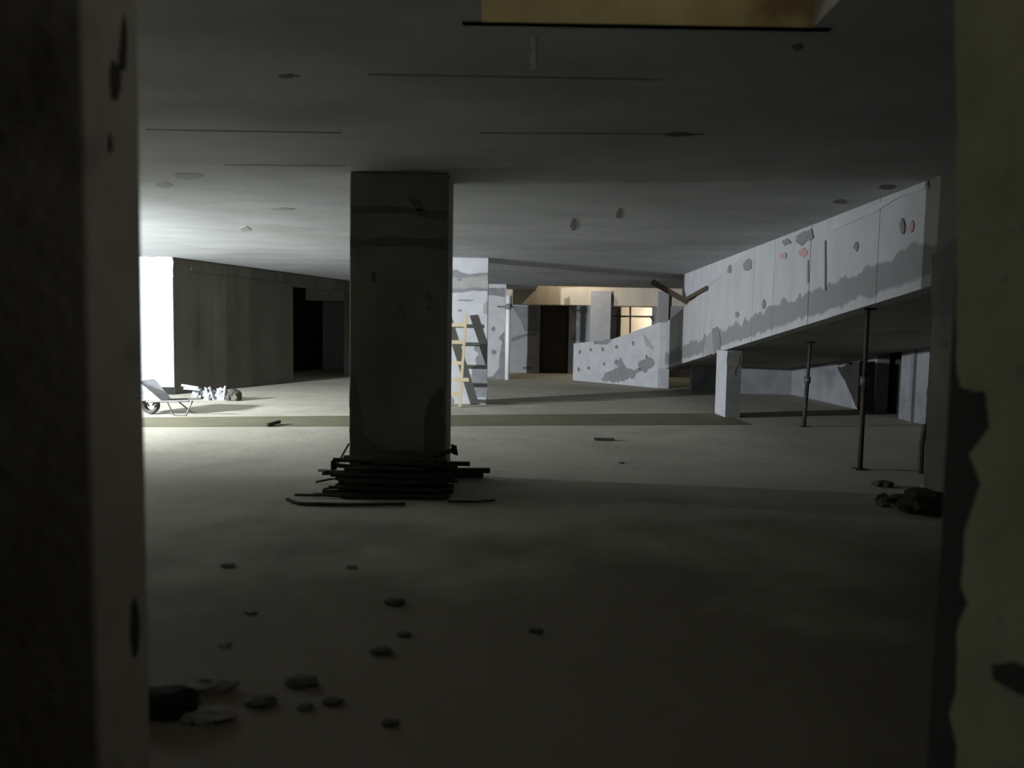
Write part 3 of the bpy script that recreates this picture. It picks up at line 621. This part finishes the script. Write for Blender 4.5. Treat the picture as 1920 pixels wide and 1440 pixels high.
# the heap itself: rods and bars thrown in front of the column, none to be told from another
hl = 'dark rod lying in the black heap against the column front'
zl = 0.0
for lay in range(6):
    an0 = (0.03, -0.07, 0.09, -0.04, 0.08, -0.06)[lay]; n_row = 11 - lay
    for k in range(n_row):
        y = 7.31 - 0.056 * k - 0.016 * lay; r_ = R.choice([0.012, 0.016, 0.019, 0.022, 0.025])
        ln = R.uniform(0.75, 1.15) - lay * 0.03; cx = -1.12 + R.uniform(-0.2, 0.2)
        dy = math.sin(an0 + R.uniform(-0.012, 0.012)) * ln / 2; dx = ln / 2; z = zl + r_ + 0.002
        sag = R.uniform(0, 0.006)
        rod([(cx - dx, min(y - dy, 7.37), z), (cx, y, z + sag), (cx + dx, min(y + dy, 7.37), z)], r_, hl, group='dark rods heaped at the column foot', n=6)
    zl += 0.056

# ------------------------------------------------------------------ rubble
lump_thing('plastic_sheet', 1738, 962, (0.22, 0.16, 0.13), 21, 'sack', 'black bundle at the foot of the grey ramp end column', 'bundle', amp=0.4)
lump_thing('rubble_lump', 1654, 948, (0.07, 0.06, 0.07), 22, 'rubble', 'pale lump of rubble left of the black bundle', 'rubble', amp=0.4)
lump_thing('rubble_lump', 1698, 945, (0.15, 0.12, 0.06), 23, 'sack', 'flat dark lump between the pale lump and the black bundle', 'rubble', amp=0.4)
lump_thing('rubble_lump', 1655, 912, (0.10, 0.08, 0.04), 24, 'sack', 'low dark lump behind the pale lump near the ramp end column', 'rubble', amp=0.4)
lump_thing('rubble_lump', 1742, 925, (0.08, 0.08, 0.08), 25, 'rubble', 'small lump touching the grey ramp end column behind the bundle', 'rubble', amp=0.4)
lump_thing('rubble_lump', 395, 1292, (0.10, 0.05, 0.03), 31, 'rubble', 'pale flat chunk of broken concrete by the left jamb, farthest of the two', 'rubble', amp=0.5)
lump_thing('rubble_lump', 392, 1350, (0.10, 0.04, 0.025), 32, 'rubble', 'pale flat chunk of broken concrete by the left jamb, nearest of the two', 'rubble', amp=0.5)
lump_thing('hollow_mound', 296, 1336, (0.16, 0.10, 0.06), 33, 'shadeblack', 'black mound standing in for a dark hollow at the foot of the left jamb', 'mound', amp=0.4)  # raised lump added in place of a dark hollow, its darkness painted
CL = [(565, 1284, 0.055, 'largest dark clod, farthest of the cluster right of the left jamb'), (492, 1320, 0.05, 'big dark clod beside the pale concrete chunk'),
      (625, 1318, 0.035, 'dark clod at the right end of the cluster'), (572, 1328, 0.03, 'small dark clod in the middle of the cluster'),
      (758, 1192, 0.03, 'small dark clod alone on the bare floor below the column'), (715, 1224, 0.045, 'flat dark clod nearest below the lone clod'),
      (470, 1150, 0.03, 'little clod halfway between the column heap and the left jamb rubble'), (740, 1132, 0.05, 'wide dark clod on the floor straight below the column'),
      (1165, 869, 0.03, 'tiny clod on the lit floor right of the column shadow edge'), (428, 1062, 0.04, 'dark clod farthest left, nearest the lit floor by the jamb'),
      (660, 1065, 0.03, 'small clod just below the long upturned rod'), (420, 1210, 0.03, 'small clod above the pale concrete chunks'),
      (730, 1358, 0.03, 'dark clod nearest the viewer'), (1005, 1185, 0.03, 'dark clod farthest right on the dim near floor')]
for k, (x, y, s_, lab) in enumerate(CL):
    lump_thing('clod', x, y, (s_ * 1.3, s_ * 0.9, s_ * 0.4), 40 + k, 'rubble' if k in (6, 9, 10, 11) else 'sack', lab, 'clod', group='dirt clods scattered over the floor', amp=0.4, sub=2)
